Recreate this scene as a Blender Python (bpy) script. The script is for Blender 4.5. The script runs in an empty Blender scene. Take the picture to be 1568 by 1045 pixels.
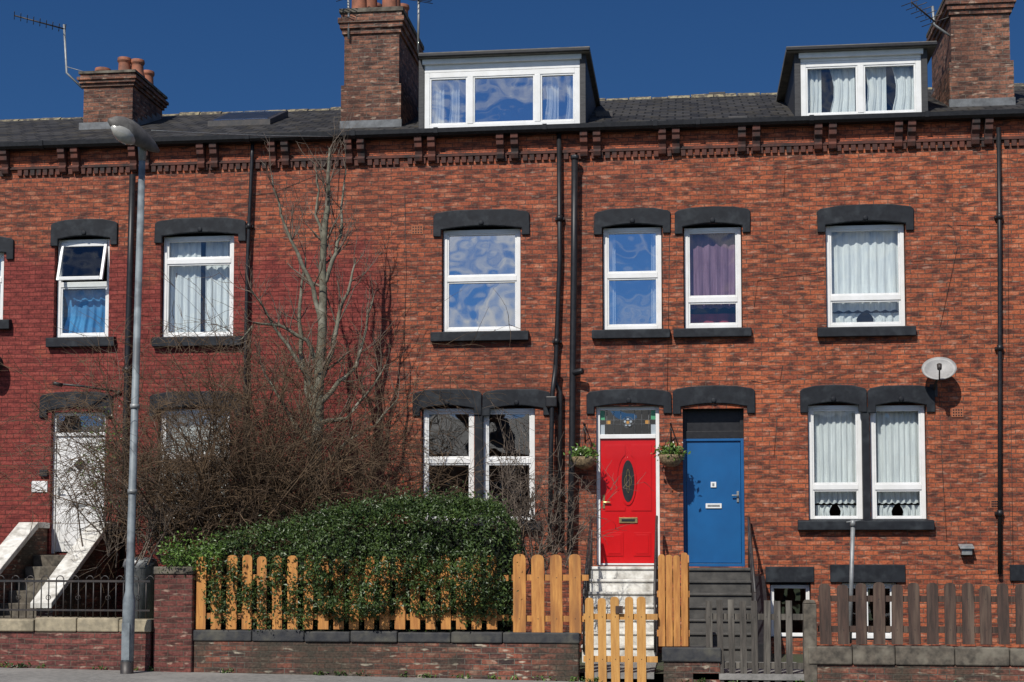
import bpy, bmesh, math, random
import numpy as np
from mathutils import Vector
random.seed(7); np.random.seed(7)
S=bpy.context.scene
# ---------------------------------------------------------------- camera
F=2283.0; PU=784.0; PV=700.0
PSI=math.radians(6.65); PIT=math.radians(3.5)
C=Vector((0,-24.5,1.8))
cam=bpy.data.cameras.new("camera"); co=bpy.data.objects.new("camera",cam)
S.collection.objects.link(co); S.camera=co
co.location=C; co.rotation_euler=(math.radians(90)+PIT,0,PSI)
cam.sensor_width=36; cam.lens=F/1568*36; cam.shift_y=177.5/1568
cam.clip_start=0.1; cam.clip_end=3000
RV=Vector((math.cos(PSI),math.sin(PSI),0)); F0=Vector((-math.sin(PSI),math.cos(PSI),0)); Z=Vector((0,0,1))
FV=F0*math.cos(PIT)+Z*math.sin(PIT); UV=-F0*math.sin(PIT)+Z*math.cos(PIT)
def P(u,v,y):
    """survey helper: photo measurement on the real vertical plane Y=y -> metres (x,z)"""
    d=FV+RV*((u-PU)/F)-UV*((v-PV)/F); t=(y-C.y)/d.y
    q=C+d*t; return q.x,q.z
def P3(u,v,y):
    x,z=P(u,v,y); return Vector((x,y,z))
def R(u0,u1,v0,v1,y=0.0):
    vm=(v0+v1)/2; um=(u0+u1)/2
    return P(u0,vm,y)[0],P(u1,vm,y)[0],P(um,v1,y)[1],P(um,v0,y)[1]
# ---------------------------------------------------------------- materials
def nt(name):
    m=bpy.data.materials.new(name); m.use_nodes=True
    return m,m.node_tree,m.node_tree.nodes,m.node_tree.links,m.node_tree.nodes["Principled BSDF"]
def c4(c): return (c[0],c[1],c[2],1)
def mixc(N,L,fac,a,b,bt='MIX'):
    n=N.new('ShaderNodeMix'); n.data_type='RGBA'; n.blend_type=bt
    for s,x in ((0,fac),(6,a),(7,b)):
        if isinstance(x,(int,float)): n.inputs[s].default_value=x
        elif isinstance(x,tuple): n.inputs[s].default_value=c4(x)
        else: L.new(x,n.inputs[s])
    return n.outputs[2]
def noise(N,L,vec,scale,detail=4,rough=.55,dist=0):
    n=N.new('ShaderNodeTexNoise'); n.inputs['Scale'].default_value=scale; n.inputs['Detail'].default_value=detail
    n.inputs['Roughness'].default_value=rough; n.inputs['Distortion'].default_value=dist
    if vec is not None: L.new(vec,n.inputs['Vector'])
    return n.outputs['Fac']
def rmp(N,L,x,a,b,lo=0.0,hi=1.0):
    n=N.new('ShaderNodeMapRange'); n.inputs[1].default_value=a; n.inputs[2].default_value=b
    n.inputs[3].default_value=lo; n.inputs[4].default_value=hi; L.new(x,n.inputs[0]); return n.outputs[0]
def math_(N,L,op,a,b=None):
    n=N.new('ShaderNodeMath'); n.operation=op
    for i,x in enumerate((a,b)):
        if x is None: continue
        if isinstance(x,(int,float)): n.inputs[i].default_value=x
        else: L.new(x,n.inputs[i])
    return n.outputs[0]
def bump(N,L,b,h,st,dist=.01):
    n=N.new('ShaderNodeBump'); n.inputs['Strength'].default_value=st; n.inputs['Distance'].default_value=dist
    L.new(h,n.inputs['Height']); L.new(n.outputs[0],b.inputs['Normal'])
def pm(name,c1,c2=None,scale=6,rough=.6,bmp=0,bd=.01,metal=0,stretch=(1,1,1),lo=.35,hi=.65,coat=0,c3=None,s3=1.2,spec=.5):
    m,t,N,L,b=nt(name)
    tc=N.new('ShaderNodeTexCoord'); mp=N.new('ShaderNodeMapping'); mp.inputs['Scale'].default_value=stretch
    L.new(tc.outputs['Object'],mp.inputs[0]); v=mp.outputs[0]
    if c2 is None: c2=tuple(x*.75 for x in c1)
    n=noise(N,L,v,scale,3,.6)
    col=mixc(N,L,rmp(N,L,n,lo,hi),c1,c2)
    if c3: col=mixc(N,L,rmp(N,L,noise(N,L,v,s3,3,.6),.5,.7),col,c3)
    L.new(col,b.inputs['Base Color']); b.inputs['Roughness'].default_value=rough; b.inputs['Metallic'].default_value=metal
    b.inputs['Coat Weight'].default_value=coat; b.inputs['Specular IOR Level'].default_value=spec
    if bmp: bump(N,L,b,n,bmp,bd)
    return m
XPAINT=P(600,500,0)[0]
def brick(name,ca,cb,mortar,paint=None,pz=0,dark=(.05,.026,.023),light=(.54,.24,.14),eff=.25,soot=.5,rowh=.077,bw=.228,rough=.9,lf=.55,moss=None,effc=(.55,.42,.32),bs=.7):
    m,t,N,L,b=nt(name)
    tc=N.new('ShaderNodeTexCoord'); sp=N.new('ShaderNodeSeparateXYZ'); L.new(tc.outputs['Object'],sp.inputs[0])
    u=math_(N,L,'ADD',sp.outputs[0],sp.outputs[1])
    cm=N.new('ShaderNodeCombineXYZ'); L.new(u,cm.inputs[0]); L.new(sp.outputs[2],cm.inputs[1])
    base=cm.outputs[0]
    nn=N.new('ShaderNodeTexNoise'); nn.inputs['Scale'].default_value=5; nn.inputs['Detail'].default_value=1; L.new(base,nn.inputs['Vector'])
    vs=N.new('ShaderNodeVectorMath'); vs.operation='SCALE'; vs.inputs['Scale'].default_value=.016; L.new(nn.outputs['Color'],vs.inputs[0])
    va=N.new('ShaderNodeVectorMath'); va.operation='ADD'; L.new(base,va.inputs[0]); L.new(vs.outputs[0],va.inputs[1])
    bk=N.new('ShaderNodeTexBrick'); L.new(va.outputs[0],bk.inputs['Vector'])
    bk.inputs['Scale'].default_value=1; bk.inputs['Brick Width'].default_value=bw; bk.inputs['Row Height'].default_value=rowh
    bk.inputs['Mortar Size'].default_value=.0075; bk.inputs['Mortar Smooth'].default_value=.4
    bk.inputs['Color1'].default_value=c4(ca); bk.inputs['Color2'].default_value=c4(cb); bk.inputs['Mortar'].default_value=c4(mortar)
    mp=N.new('ShaderNodeMapping'); mp.inputs['Scale'].default_value=(4.4,13,1); L.new(base,mp.inputs[0])
    n1=noise(N,L,mp.outputs[0],1.0,1,.5)
    brk=math_(N,L,'SUBTRACT',1.0,bk.outputs['Fac'])
    col=mixc(N,L,math_(N,L,'MULTIPLY',rmp(N,L,n1,.52,.64,0,.8),brk),bk.outputs['Color'],dark)
    col=mixc(N,L,math_(N,L,'MULTIPLY',rmp(N,L,n1,.42,.28,0,lf),brk),col,light)
    mp3=N.new('ShaderNodeMapping'); mp3.inputs['Scale'].default_value=(1.0,.45,1); L.new(base,mp3.inputs[0])
    n2=noise(N,L,mp3.outputs[0],.8,4,.65)
    col=mixc(N,L,rmp(N,L,n2,.40,.7,0,soot),col,(.06,.028,.022))
    mp2=N.new('ShaderNodeMapping'); mp2.inputs['Scale'].default_value=(5,16,1); mp2.inputs['Location'].default_value=(7,3,0); L.new(base,mp2.inputs[0])
    n4=noise(N,L,mp2.outputs[0],1.0,1,.5)
    e=rmp(N,L,n4,.64,.72)
    col=mixc(N,L,math_(N,L,'MULTIPLY',e,eff),col,effc)
    if paint:
        n3=noise(N,L,base,1.6,4,.68)
        zz=math_(N,L,'ADD',sp.outputs[2],rmp(N,L,n3,0,1,-.9,.9))
        k=rmp(N,L,zz,pz-.3,pz+.3,.84,0)
        xx=math_(N,L,'ADD',sp.outputs[0],rmp(N,L,n3,0,1,-.7,.7))
        k=math_(N,L,'MULTIPLY',k,rmp(N,L,xx,XPAINT-.4,XPAINT+.15,1,0))
        k=math_(N,L,'MULTIPLY',k,rmp(N,L,n3,.58,.72,1,.35))
        pc=mixc(N,L,rmp(N,L,n1,.35,.7),paint,tuple(x*.55 for x in paint))
        pc=mixc(N,L,rmp(N,L,bk.outputs['Fac'],0,1,0,.7),pc,tuple(x*.25 for x in paint))
        col=mixc(N,L,k,col,pc)
    if moss: col=mixc(N,L,rmp(N,L,n2,.44,.58,0,.75),col,moss)
    n5=noise(N,L,base,30,1,.6); col=mixc(N,L,1.0,col,mixc(N,L,rmp(N,L,n5,.3,.7),(.70,.70,.70),(1.22,1.22,1.22)),'MULTIPLY')
    L.new(col,b.inputs['Base Color']); b.inputs['Roughness'].default_value=rough; b.inputs['Specular IOR Level'].default_value=.25
    bump(N,L,b,brk,bs,.009)
    return m
M={}
M['brickB']=brick('brick_natural',(.40,.108,.052),(.21,.056,.034),(.12,.078,.062))
M['brickA']=brick('brick_painted',(.40,.108,.052),(.22,.060,.036),(.11,.07,.055),paint=(.245,.046,.042),pz=6.9,eff=.12)
M['brickC']=brick('brick_orange',(.45,.122,.052),(.25,.064,.035),(.13,.082,.06),soot=.45)
M['brickCh']=brick('brick_chimney',(.33,.145,.09),(.12,.06,.047),(.17,.145,.12),dark=(.03,.027,.025),light=(.42,.24,.16),eff=.5,soot=.85,bs=1)
M['brickW']=brick('brick_gardenwall',(.28,.095,.06),(.10,.048,.040),(.15,.135,.11),dark=(.028,.027,.027),light=(.40,.29,.20),eff=.9,soot=.7,moss=(.055,.053,.04),effc=(.48,.42,.32),bs=1)
M['brickWr']=brick('brick_gardenwall_plain',(.22,.07,.056),(.13,.046,.042),(.12,.09,.07),eff=.4,lf=.25,light=(.34,.16,.12))
M['brickFr']=brick('brick_frieze',(.48,.125,.055),(.36,.09,.046),(.12,.06,.045),eff=0,soot=.3)
M['lintel']=pm('painted_lintel',(.0065,.008,.012),(.013,.016,.021),9,.65,.3,.005,c3=(.028,.033,.039),s3=4,spec=.3)
M['black']=pm('black_paint',(.009,.009,.011),(.018,.018,.02),12,.45,spec=.4)
M['corb']=pm('corbel_stone',(.026,.018,.017),(.12,.036,.022),4,.85,.3)
M['pvc']=pm('white_upvc',(.80,.80,.79),(.72,.72,.70),5,.35)
M['white']=pm('white_masonry_paint',(.78,.77,.72),(.56,.54,.49),7,.7,.2,c3=(.33,.31,.27),s3=4)
M['red']=pm('red_door_paint',(.56,.006,.008),(.50,.005,.007),2,.3,coat=.4)
M['blue']=pm('blue_door_paint',(.010,.105,.29),(.009,.085,.24),2,.35,coat=.3)
M['wood']=pm('golden_stained_wood',(.56,.26,.065),(.38,.15,.035),4,.7,.3,.004,stretch=(7,7,.8),c3=(.27,.115,.035),s3=.9)
M['woody']=pm('yellow_stained_wood',(.58,.31,.085),(.44,.21,.05),4,.7,.3,.004,stretch=(7,7,.8),c3=(.34,.17,.05),s3=.9)
M['greyw']=pm('weathered_brown_wood',(.075,.044,.033),(.036,.024,.019),4,.85,.4,.004,stretch=(8,8,.8),c3=(.13,.09,.065),s3=1.1)
M['darkw']=pm('dark_weathered_wood',(.085,.074,.063),(.04,.036,.03),4,.85,.4,.004,stretch=(8,8,.8),c3=(.17,.155,.13),s3=1.3)
M['stone']=pm('weathered_stone',(.13,.11,.085),(.05,.044,.035),9,.9,.6,.01,c3=(.20,.18,.14),s3=3)
M['dstone']=pm('dark_coping',(.022,.024,.029),(.05,.05,.049),8,.8,.7,.012,c3=(.095,.09,.07),s3=3)
M['ystone']=pm('pale_coping',(.40,.34,.23),(.25,.215,.15),9,.85,.4,.006,c3=(.15,.13,.09),s3=3)
M['lead']=pm('lead_flashing',(.15,.16,.17),(.08,.085,.09),8,.6,.3)
M['pot']=pm('terracotta',(.36,.13,.07),(.16,.07,.045),5,.8,.2)
M['metal']=pm('galvanised',(.30,.31,.31),(.20,.21,.21),9,.5,.1,metal=.3)
M['lampcol']=pm('lamp_column_paint',(.22,.25,.265),(.14,.165,.18),6,.55,.1,c3=(.10,.11,.12),s3=3)
M['dmetal']=pm('dark_iron',(.02,.02,.022),(.05,.04,.035),10,.5)
M['dish']=pm('dish_grey',(.32,.31,.30),(.24,.235,.23),8,.5)
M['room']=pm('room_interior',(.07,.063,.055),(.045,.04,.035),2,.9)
M['net']=pm('net_curtain',(.80,.80,.79),(.62,.63,.64),3,.9,stretch=(9,9,.7))
M['bluec']=pm('blue_curtain',(.10,.34,.62),(.05,.20,.42),3,.9)
M['purpc']=pm('mauve_curtain',(.26,.15,.22),(.17,.09,.14),3,.9,stretch=(6,6,.7))
M['redc']=pm('red_cloth',(.45,.06,.07),(.25,.04,.05),3,.9)
M['bark']=pm('tree_bark',(.17,.16,.115),(.085,.078,.056),12,.9,.4,c3=(.25,.24,.19),s3=5)
M['twig']=pm('twigs',(.15,.095,.052),(.08,.052,.032),3,.9)
M['twig2']=pm('grey_twigs',(.165,.13,.10),(.11,.082,.062),3,.9)
M['soil']=pm('soil_grass',(.05,.045,.03),(.04,.06,.02),3,.95,.5)
M['paving']=pm('pavement',(.24,.23,.215),(.16,.155,.145),12,.9,.3,.004,c3=(.28,.27,.25),s3=.8)
M['asphalt']=pm('asphalt',(.05,.05,.052),(.065,.065,.066),60,.9,.3,.003)
M['line']=pm('road_paint',(.7,.7,.68),(.5,.5,.48),20,.7)
M['grass']=pm('grass',(.05,.085,.02),(.08,.11,.03),.7,.95,.3)
M['brass']=pm('brass',(.55,.42,.2),(.4,.3,.12),6,.35,metal=.8)
M['wicker']=pm('wicker',(.30,.22,.12),(.10,.07,.04),30,.9,.8)
M['vent']=pm('vent_terracotta',(.36,.12,.055),(.26,.085,.04),9,.85)
M['flower']=pm('white_flower',(.75,.76,.68),(.6,.65,.5),9,.7)
M['stone2']=pm('dark_step',(.045,.043,.04),(.085,.08,.072),6,.8,.3)
M['dfelt']=pm('roof_felt',(.10,.095,.09),(.18,.165,.14),6,.8)
M['dslate']=pm('dormer_cheek',(.022,.022,.024),(.04,.04,.042),8,.6,.3,stretch=(1,1,6))
M['ridge']=pm('ridge_tile',(.065,.056,.045),(.27,.23,.14),9,.85,.3,lo=.44,hi=.58)
M['lens']=pm('lamp_lens',(.42,.41,.38),(.30,.29,.26),7,.2,coat=.5)
M['lamphead']=pm('lamp_head_paint',(.13,.12,.11),(.07,.065,.06),6,.6,.1,c3=(.22,.21,.19),s3=4)
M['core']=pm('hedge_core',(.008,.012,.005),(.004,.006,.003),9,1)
M['stg']=pm('stained_green_glass',(.10,.35,.18),(.07,.25,.14),4,.2)
M['str']=pm('stained_amber_glass',(.55,.30,.08),(.4,.2,.06),4,.2)
M['stb']=pm('stained_pale_glass',(.40,.45,.48),(.3,.34,.38),4,.2)
def leafmat(name,a,b_):
    m,t,N,L,b=nt(name)
    tc=N.new('ShaderNodeTexCoord'); n=noise(N,L,tc.outputs['Object'],26,1,.6); n2=noise(N,L,tc.outputs['Object'],2.3,2,.6)
    col=mixc(N,L,rmp(N,L,n,.38,.70),a,b_); col=mixc(N,L,rmp(N,L,n2,.4,.65,0,.6),col,tuple(x*.5 for x in a))
    L.new(col,b.inputs['Base Color']); b.inputs['Roughness'].default_value=.45
    return m
M['leaf']=leafmat('hedge_leaf',(.026,.056,.012),(.095,.145,.030))
M['leaf2']=leafmat('bright_leaf',(.07,.14,.02),(.15,.25,.045))
def glass(name,fac,tint=(.85,.9,.9),wav=.25):
    m,t,N,L,b=nt(name); N.remove(b)
    tr=N.new('ShaderNodeBsdfTransparent'); tr.inputs[0].default_value=c4(tint)
    gl=N.new('ShaderNodeBsdfGlossy'); gl.inputs['Roughness'].default_value=.015; gl.inputs[0].default_value=(.95,.97,1,1)
    tc=N.new('ShaderNodeTexCoord'); n=noise(N,L,tc.outputs['Object'],2.2,1,.5)
    bp=N.new('ShaderNodeBump'); bp.inputs['Strength'].default_value=wav; bp.inputs['Distance'].default_value=.02
    L.new(n,bp.inputs['Height']); L.new(bp.outputs[0],gl.inputs['Normal'])
    mx=N.new('ShaderNodeMixShader'); mx.inputs[0].default_value=fac
    L.new(tr.outputs[0],mx.inputs[1]); L.new(gl.outputs[0],mx.inputs[2]); L.new(mx.outputs[0],N['Material Output'].inputs[0])
    return m
M['gHi']=glass('window_glass_sky',.50); M['gLo']=glass('window_glass',.09); M['gMd']=glass('window_glass_mid',.20)
def slate():
    m,t,N,L,b=nt('slate')
    tc=N.new('ShaderNodeTexCoord'); sp=N.new('ShaderNodeSeparateXYZ'); L.new(tc.outputs['Object'],sp.inputs[0])
    cm=N.new('ShaderNodeCombineXYZ'); L.new(sp.outputs[0],cm.inputs[0]); L.new(math_(N,L,'MULTIPLY',sp.outputs[1],1.1),cm.inputs[1])
    bk=N.new('ShaderNodeTexBrick'); L.new(cm.outputs[0],bk.inputs['Vector']); bk.inputs['Scale'].default_value=1
    bk.inputs['Brick Width'].default_value=.27; bk.inputs['Row Height'].default_value=.30; bk.inputs['Mortar Size'].default_value=.016; bk.inputs['Mortar Smooth'].default_value=.2
    bk.inputs['Color1'].default_value=c4((.016,.016,.018)); bk.inputs['Color2'].default_value=c4((.048,.046,.046)); bk.inputs['Mortar'].default_value=c4((.005,.005,.005))
    n=noise(N,L,cm.outputs[0],3,4,.65); col=mixc(N,L,rmp(N,L,n,.48,.7,0,.7),bk.outputs['Color'],(.065,.055,.037))
    L.new(col,b.inputs['Base Color']); b.inputs['Roughness'].default_value=.8; b.inputs['Specular IOR Level'].default_value=.25
    h=math_(N,L,'SUBTRACT',n,bk.outputs['Fac']); bump(N,L,b,h,.9,.02)
    return m
M['slate']=slate()
# ---------------------------------------------------------------- mesh builder
class MB:
    def __init__(s): s.v=[];s.f=[];s.m=[];s.s=[];s.mats=[]
    def mi(s,k):
        if k not in s.mats: s.mats.append(k)
        return s.mats.index(k)
    def face(s,pts,k,sm=False):
        i=len(s.v); s.v+= [tuple(p) for p in pts]; s.f.append(tuple(range(i,i+len(pts)))); s.m.append(s.mi(k)); s.s.append(sm)
    def idx(s,vs,fs,k,sm=False):
        i=len(s.v); s.v+=[tuple(p) for p in vs]; mi=s.mi(k)
        for f in fs: s.f.append(tuple(a+i for a in f)); s.m.append(mi); s.s.append(sm)
    def box(s,x0,x1,y0,y1,z0,z1,k):
        if x0>x1:x0,x1=x1,x0
        if y0>y1:y0,y1=y1,y0
        if z0>z1:z0,z1=z1,z0
        s.idx([(x0,y0,z0),(x1,y0,z0),(x1,y1,z0),(x0,y1,z0),(x0,y0,z1),(x1,y0,z1),(x1,y1,z1),(x0,y1,z1)],
              [(0,3,2,1),(4,5,6,7),(0,1,5,4),(1,2,6,5),(2,3,7,6),(3,0,4,7)],k)
    def prism(s,poly,y0,y1,k):
        n=len(poly); vs=[(a,y0,b) for a,b in poly]+[(a,y1,b) for a,b in poly]
        s.idx(vs,[tuple(range(n)),tuple(range(2*n-1,n-1,-1))]+[(i,i+n,(i+1)%n+n,(i+1)%n) for i in range(n)],k)
    def prismx(s,poly,x0,x1,k):
        n=len(poly); vs=[(x0,a,b) for a,b in poly]+[(x1,a,b) for a,b in poly]
        s.idx(vs,[tuple(range(n)),tuple(range(2*n-1,n-1,-1))]+[(i,i+n,(i+1)%n+n,(i+1)%n) for i in range(n)],k)
    def tube(s,pts,rs,k,sides=8,cap=True,flat=1.0):
        pts=[Vector(p) for p in pts]
        if not isinstance(rs,(list,tuple)): rs=[rs]*len(pts)
        vs=[];fs=[]; n=len(pts)
        for i,p in enumerate(pts):
            d=(pts[min(i+1,n-1)]-pts[max(i-1,0)])
            if d.length<1e-9: d=Vector((0,0,1))
            d.normalize(); a=Vector((1,0,0)) if abs(d.x)<.8 else Vector((0,0,1))
            e1=d.cross(a).normalized(); e2=d.cross(e1)
            for j in range(sides):
                t=2*math.pi*j/sides; vs.append(p+(e1*math.cos(t)+e2*math.sin(t)*flat)*rs[i])
        for i in range(n-1):
            for j in range(sides):
                a=i*sides+j; b=i*sides+(j+1)%sides; fs.append((a,b,b+sides,a+sides))
        if cap: fs+=[tuple(range(sides-1,-1,-1)),tuple(range((n-1)*sides,n*sides))]
        s.idx(vs,fs,k,True)
    def obj(s,name,parent=None,bevel=0,recalc=True):
        me=bpy.data.meshes.new(name); me.from_pydata(s.v,[],s.f)
        for k in s.mats: me.materials.append(M[k])
        me.polygons.foreach_set('material_index',s.m); me.polygons.foreach_set('use_smooth',s.s)
        me.update()
        if recalc:
            bm=bmesh.new(); bm.from_mesh(me); bmesh.ops.recalc_face_normals(bm,faces=bm.faces); bm.to_mesh(me); bm.free()
        o=bpy.data.objects.new(name,me); S.collection.objects.link(o)
        if parent: o.parent=parent
        if bevel:
            b=o.modifiers.new('b','BEVEL'); b.width=bevel; b.segments=2; b.limit_method='ANGLE'
        return o
def empty(name,loc=(0,0,0)):
    e=bpy.data.objects.new(name,None); S.collection.objects.link(e); return e
# ---------------------------------------------------------------- key levels
ZE=P(860,206,0)[1]
XB={'Z0':-19.0,'A0':P(22,500,0)[0],'B0':P(622,500,0)[0],'C0':P(1021,500,0)[0],'D0':P(1541,500,0)[0],'D1':15.0}
ROOFS=.40; RY0=-.18; RIDGE=4.5
def roofz(y): return ZE+.06+(y-RY0)*ROOFS
class House:
    def __init__(s,x0,x1,bk):
        s.root=empty('brick_terraced_house'); s.x0=x0;s.x1=x1;s.bk=bk;s.op=[]
def opening(h,x0,x1,z0,z1): h.op.append((x0,x1,z0,z1))
def build_wall(h):
    mb=MB(); z0=-.1; z1=ZE
    xs=sorted({h.x0,h.x1}|{o[0] for o in h.op}|{o[1] for o in h.op}); zs=sorted({z0,z1}|{o[2] for o in h.op}|{o[3] for o in h.op})
    for a,b in zip(xs,xs[1:]):
        for c,d in zip(zs,zs[1:]):
            mx,mz=(a+b)/2,(c+d)/2
            if any(o[0]<mx<o[1] and o[2]<mz<o[3] for o in h.op): continue
            mb.face([(a,0,c),(b,0,c),(b,0,d),(a,0,d)],h.bk)
    for (a,b,c,d) in h.op:
        D=.28
        mb.face([(a,0,c),(a,D,c),(a,D,d),(a,0,d)],h.bk); mb.face([(b,0,c),(b,0,d),(b,D,d),(b,D,c)],h.bk)
        mb.face([(a,0,d),(a,D,d),(b,D,d),(b,0,d)],'lintel'); mb.face([(a,0,c),(b,0,c),(b,D,c),(a,D,c)],'lintel')
    mb.face([(h.x0,9,-.1),(h.x1,9,-.1),(h.x1,9,ZE),(h.x0,9,ZE)],h.bk)
    mb.obj('front_wall',h.root,recalc=False)
def lintel(h,u0,u1,v0,v1):
    x0,x1,z0,z1=R(u0,u1,v0,v1); e=.13; w=x1-x0; zs=z0+.06
    ja,jb,jc=[random.uniform(-.008,.008) for _ in range(3)]
    poly=[(x0+ja,z0-.11),(x0,z1-.09),(x0+.05,z1-.05+jb),(x0+.22*w,z1-.008),(x0+.5*w,z1+jc),(x1-.22*w,z1-.008),(x1-.05,z1-.05+ja),(x1,z1-.09),(x1+jb,z0-.11),(x1-e,z0-.11),(x1-e,zs-.05)]
    for i in range(1,8):
        t=i/8; poly.append((x1-e-(w-2*e)*t,zs-.05+.055*math.sin(math.pi*t)))
    poly+=[(x0+e,zs-.05),(x0+e,z0-.11)]
    mb=MB(); mb.prism(poly,-.04,.02,'lintel')
    cx=(x0+x1)/2
    mb.tube([(cx,-.06,zs+.05),(cx,-.035,zs+.05)],[.04,.045],'lintel',12)
    mb.obj('lintel',h.root,.012)
def sill(h,u0,u1,v0,v1):
    x0,x1,z0,z1=R(u0,u1,v0,v1,-.1)
    mb=MB(); mb.prismx([(-.11,z0),(.12,z0),(.12,z1+.03),(-.11,z1-.01)],x0,x1,'lintel'); mb.obj('sill',h.root,.01)
def curtain(mb,x0,x1,z0,z1,y,k,folds=9,amp=.022,gather=0):
    n=70; vs=[];fs=[]; ph=random.random()*6
    rows=5
    for r in range(rows+1):
        t=r/rows
        for i in range(n+1):
            s=i/n; xx=x0+(x1-x0)*s
            if gather:
                c=x0 if gather<0 else x1
                xx=c+(xx-c)*(1-abs(gather)*math.sin(math.pi*min(1,t*1.1)))
            a=amp*(.6+.6*t)
            vs.append((xx,y+a*math.sin(s*folds*6.28+ph+.6*math.sin(s*9+t))+.3*a*math.sin(s*folds*15+ph*2),z1+(z0-z1)*t+.01*math.sin(s*folds*6.28)*t))
    for r in range(rows):
        for i in range(n): a=r*(n+1)+i; fs.append((a,a+1,a+n+2,a+n+1))
    mb.idx(vs,fs,k,True)
def window(h,u0,u1,v0,v1,tr=None,mul=[],g='gMd',cur=None,Y=.10,sash=True,fw=.065,room=True,opn=True,tilt=False):
    x0,x1,z0,z1=R(u0,u1,v0,v1,Y)
    if opn: opening(h,x0-.015,x1+.015,z0-.02,z1+.05)
    fr=MB()
    fr.box(x0,x0+fw,Y,Y+.07,z0,z1,'pvc'); fr.box(x1-fw,x1,Y,Y+.07,z0,z1,'pvc')
    fr.box(x0+fw,x1-fw,Y,Y+.07,z1-fw,z1,'pvc'); fr.box(x0+fw,x1-fw,Y,Y+.07,z0,z0+fw,'pvc')
    zt=None
    zs=[(z0+fw,z1-fw)]
    if tr:
        zt=P((u0+u1)/2,tr,Y)[1]; fr.box(x0+fw,x1-fw,Y-.004,Y+.066,zt-.045,zt+.045,'pvc'); zs=[(z0+fw,zt-.045),(zt+.045,z1-fw)]
    xm=[P(m,(v0+v1)/2,Y)[0] for m in mul]
    for x in xm:
        fr.box(x-.05,x+.05,Y-.006,Y+.064,z0+fw,z1-fw,'pvc')
    xs=[x0+fw]+sum([[x-.05,x+.05] for x in xm],[])+[x1-fw]
    gl=MB()
    for zi,(a,b) in enumerate(zs):
        for i in range(0,len(xs),2):
            p,q=xs[i],xs[i+1]
            if tilt and zi==1:
                o=.20; t=.05
                for c in (p,q-t): fr.prismx([(Y-.02,b),(Y+.03,b),(Y+.03-o,a),(Y-.02-o,a)],c,c+t,'pvc')
                fr.box(p+t,q-t,Y-.02-o,Y+.03-o,a,a+.06,'pvc'); fr.box(p+t,q-t,Y-.022,Y+.03,b-.06,b+.005,'pvc')
                gl.face([(p,Y+.01-o,a),(q,Y+.01-o,a),(q,Y+.01,b),(p,Y+.01,b)],g); continue
            if sash:
                t=.028; yy=Y+.012
                fr.box(p,p+t,yy,Y+.06,a,b,'pvc'); fr.box(q-t,q,yy,Y+.06,a,b,'pvc'); fr.box(p+t,q-t,yy,Y+.06,a,a+t,'pvc'); fr.box(p+t,q-t,yy,Y+.06,b-t,b,'pvc')
            j=random.uniform(-.006,.006)
            gl.face([(p,Y+.045+j,a),(q,Y+.045-j,a),(q,Y+.045-j,b),(p,Y+.045+j,b)],g)
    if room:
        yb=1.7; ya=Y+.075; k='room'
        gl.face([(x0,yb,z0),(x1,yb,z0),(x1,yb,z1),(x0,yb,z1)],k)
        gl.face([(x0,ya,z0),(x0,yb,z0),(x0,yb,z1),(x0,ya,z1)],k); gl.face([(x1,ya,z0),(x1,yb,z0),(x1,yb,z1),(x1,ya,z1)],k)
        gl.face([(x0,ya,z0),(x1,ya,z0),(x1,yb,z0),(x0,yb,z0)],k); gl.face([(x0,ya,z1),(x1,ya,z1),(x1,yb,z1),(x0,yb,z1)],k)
    yc=Y+.16
    w=x1-x0
    if cur=='net': curtain(gl,x0+.03,x1-.03,z0+.04,z1-.04,yc,'net',8)
    if cur=='netgap':
        curtain(gl,x0+.03,x0+.48*w,z0+.04,z1-.04,yc,'net',4); curtain(gl,x0+.54*w,x1-.03,z0+.04,z1-.04,yc+.05,'net',4)
    if cur=='netlow':
        curtain(gl,x0+.03,x1-.03,z0+.30,z1-.04,yc,'net',8); curtain(gl,x0+.05,x0+.46*w,z0+.02,z0+.27,yc+.05,'net',3,gather=-.15); curtain(gl,x0+.56*w,x1-.05,z0+.02,z0+.27,yc+.05,'net',3,gather=.15)
    if cur=='sides':
        curtain(gl,x0+.03,x0+.20*w,z0+.04,z1-.04,yc,'net',3); curtain(gl,x1-.18*w,x1-.03,z0+.04,z1-.04,yc,'net',3)
    if cur=='dorm':
        for a,b in ((.03,.12),(.145,.22),(.76,.86),(.9,.97)): curtain(gl,x0+a*w,x0+b*w,z0+.04,z1-.04,yc,'net',3,gather=.25)
    if cur=='four':
        for a,b in ((.03,.18),(.24,.46),(.53,.72),(.76,.97)): curtain(gl,x0+a*w,x0+b*w,z0+.04,z1-.04,yc,'net',3,gather=.2)
    if cur=='blue': curtain(gl,x0+.03,x1-.03,z0+.04,z0+.50*(z1-z0),yc,'bluec',5,gather=.12)
    if cur=='plum': curtain(gl,x0+.03,x1-.03,z0+.36,z1-.04,yc,'purpc',6); curtain(gl,x0+.03,x1-.03,z0+.04,z0+.28,yc+.1,'redc',3)
    fr.obj('window_frame',h.root,.006); gl.obj('window_glazing',h.root,recalc=False)
    return x0,x1,z0,z1
HZ=House(XB['Z0'],XB['A0'],'brickA'); HA=House(XB['A0'],XB['B0'],'brickA'); HB=House(XB['B0'],XB['C0'],'brickB')
HC=House(XB['C0'],XB['D0'],'brickC'); HD=House(XB['D0'],XB['D1'],'brickC')
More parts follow.
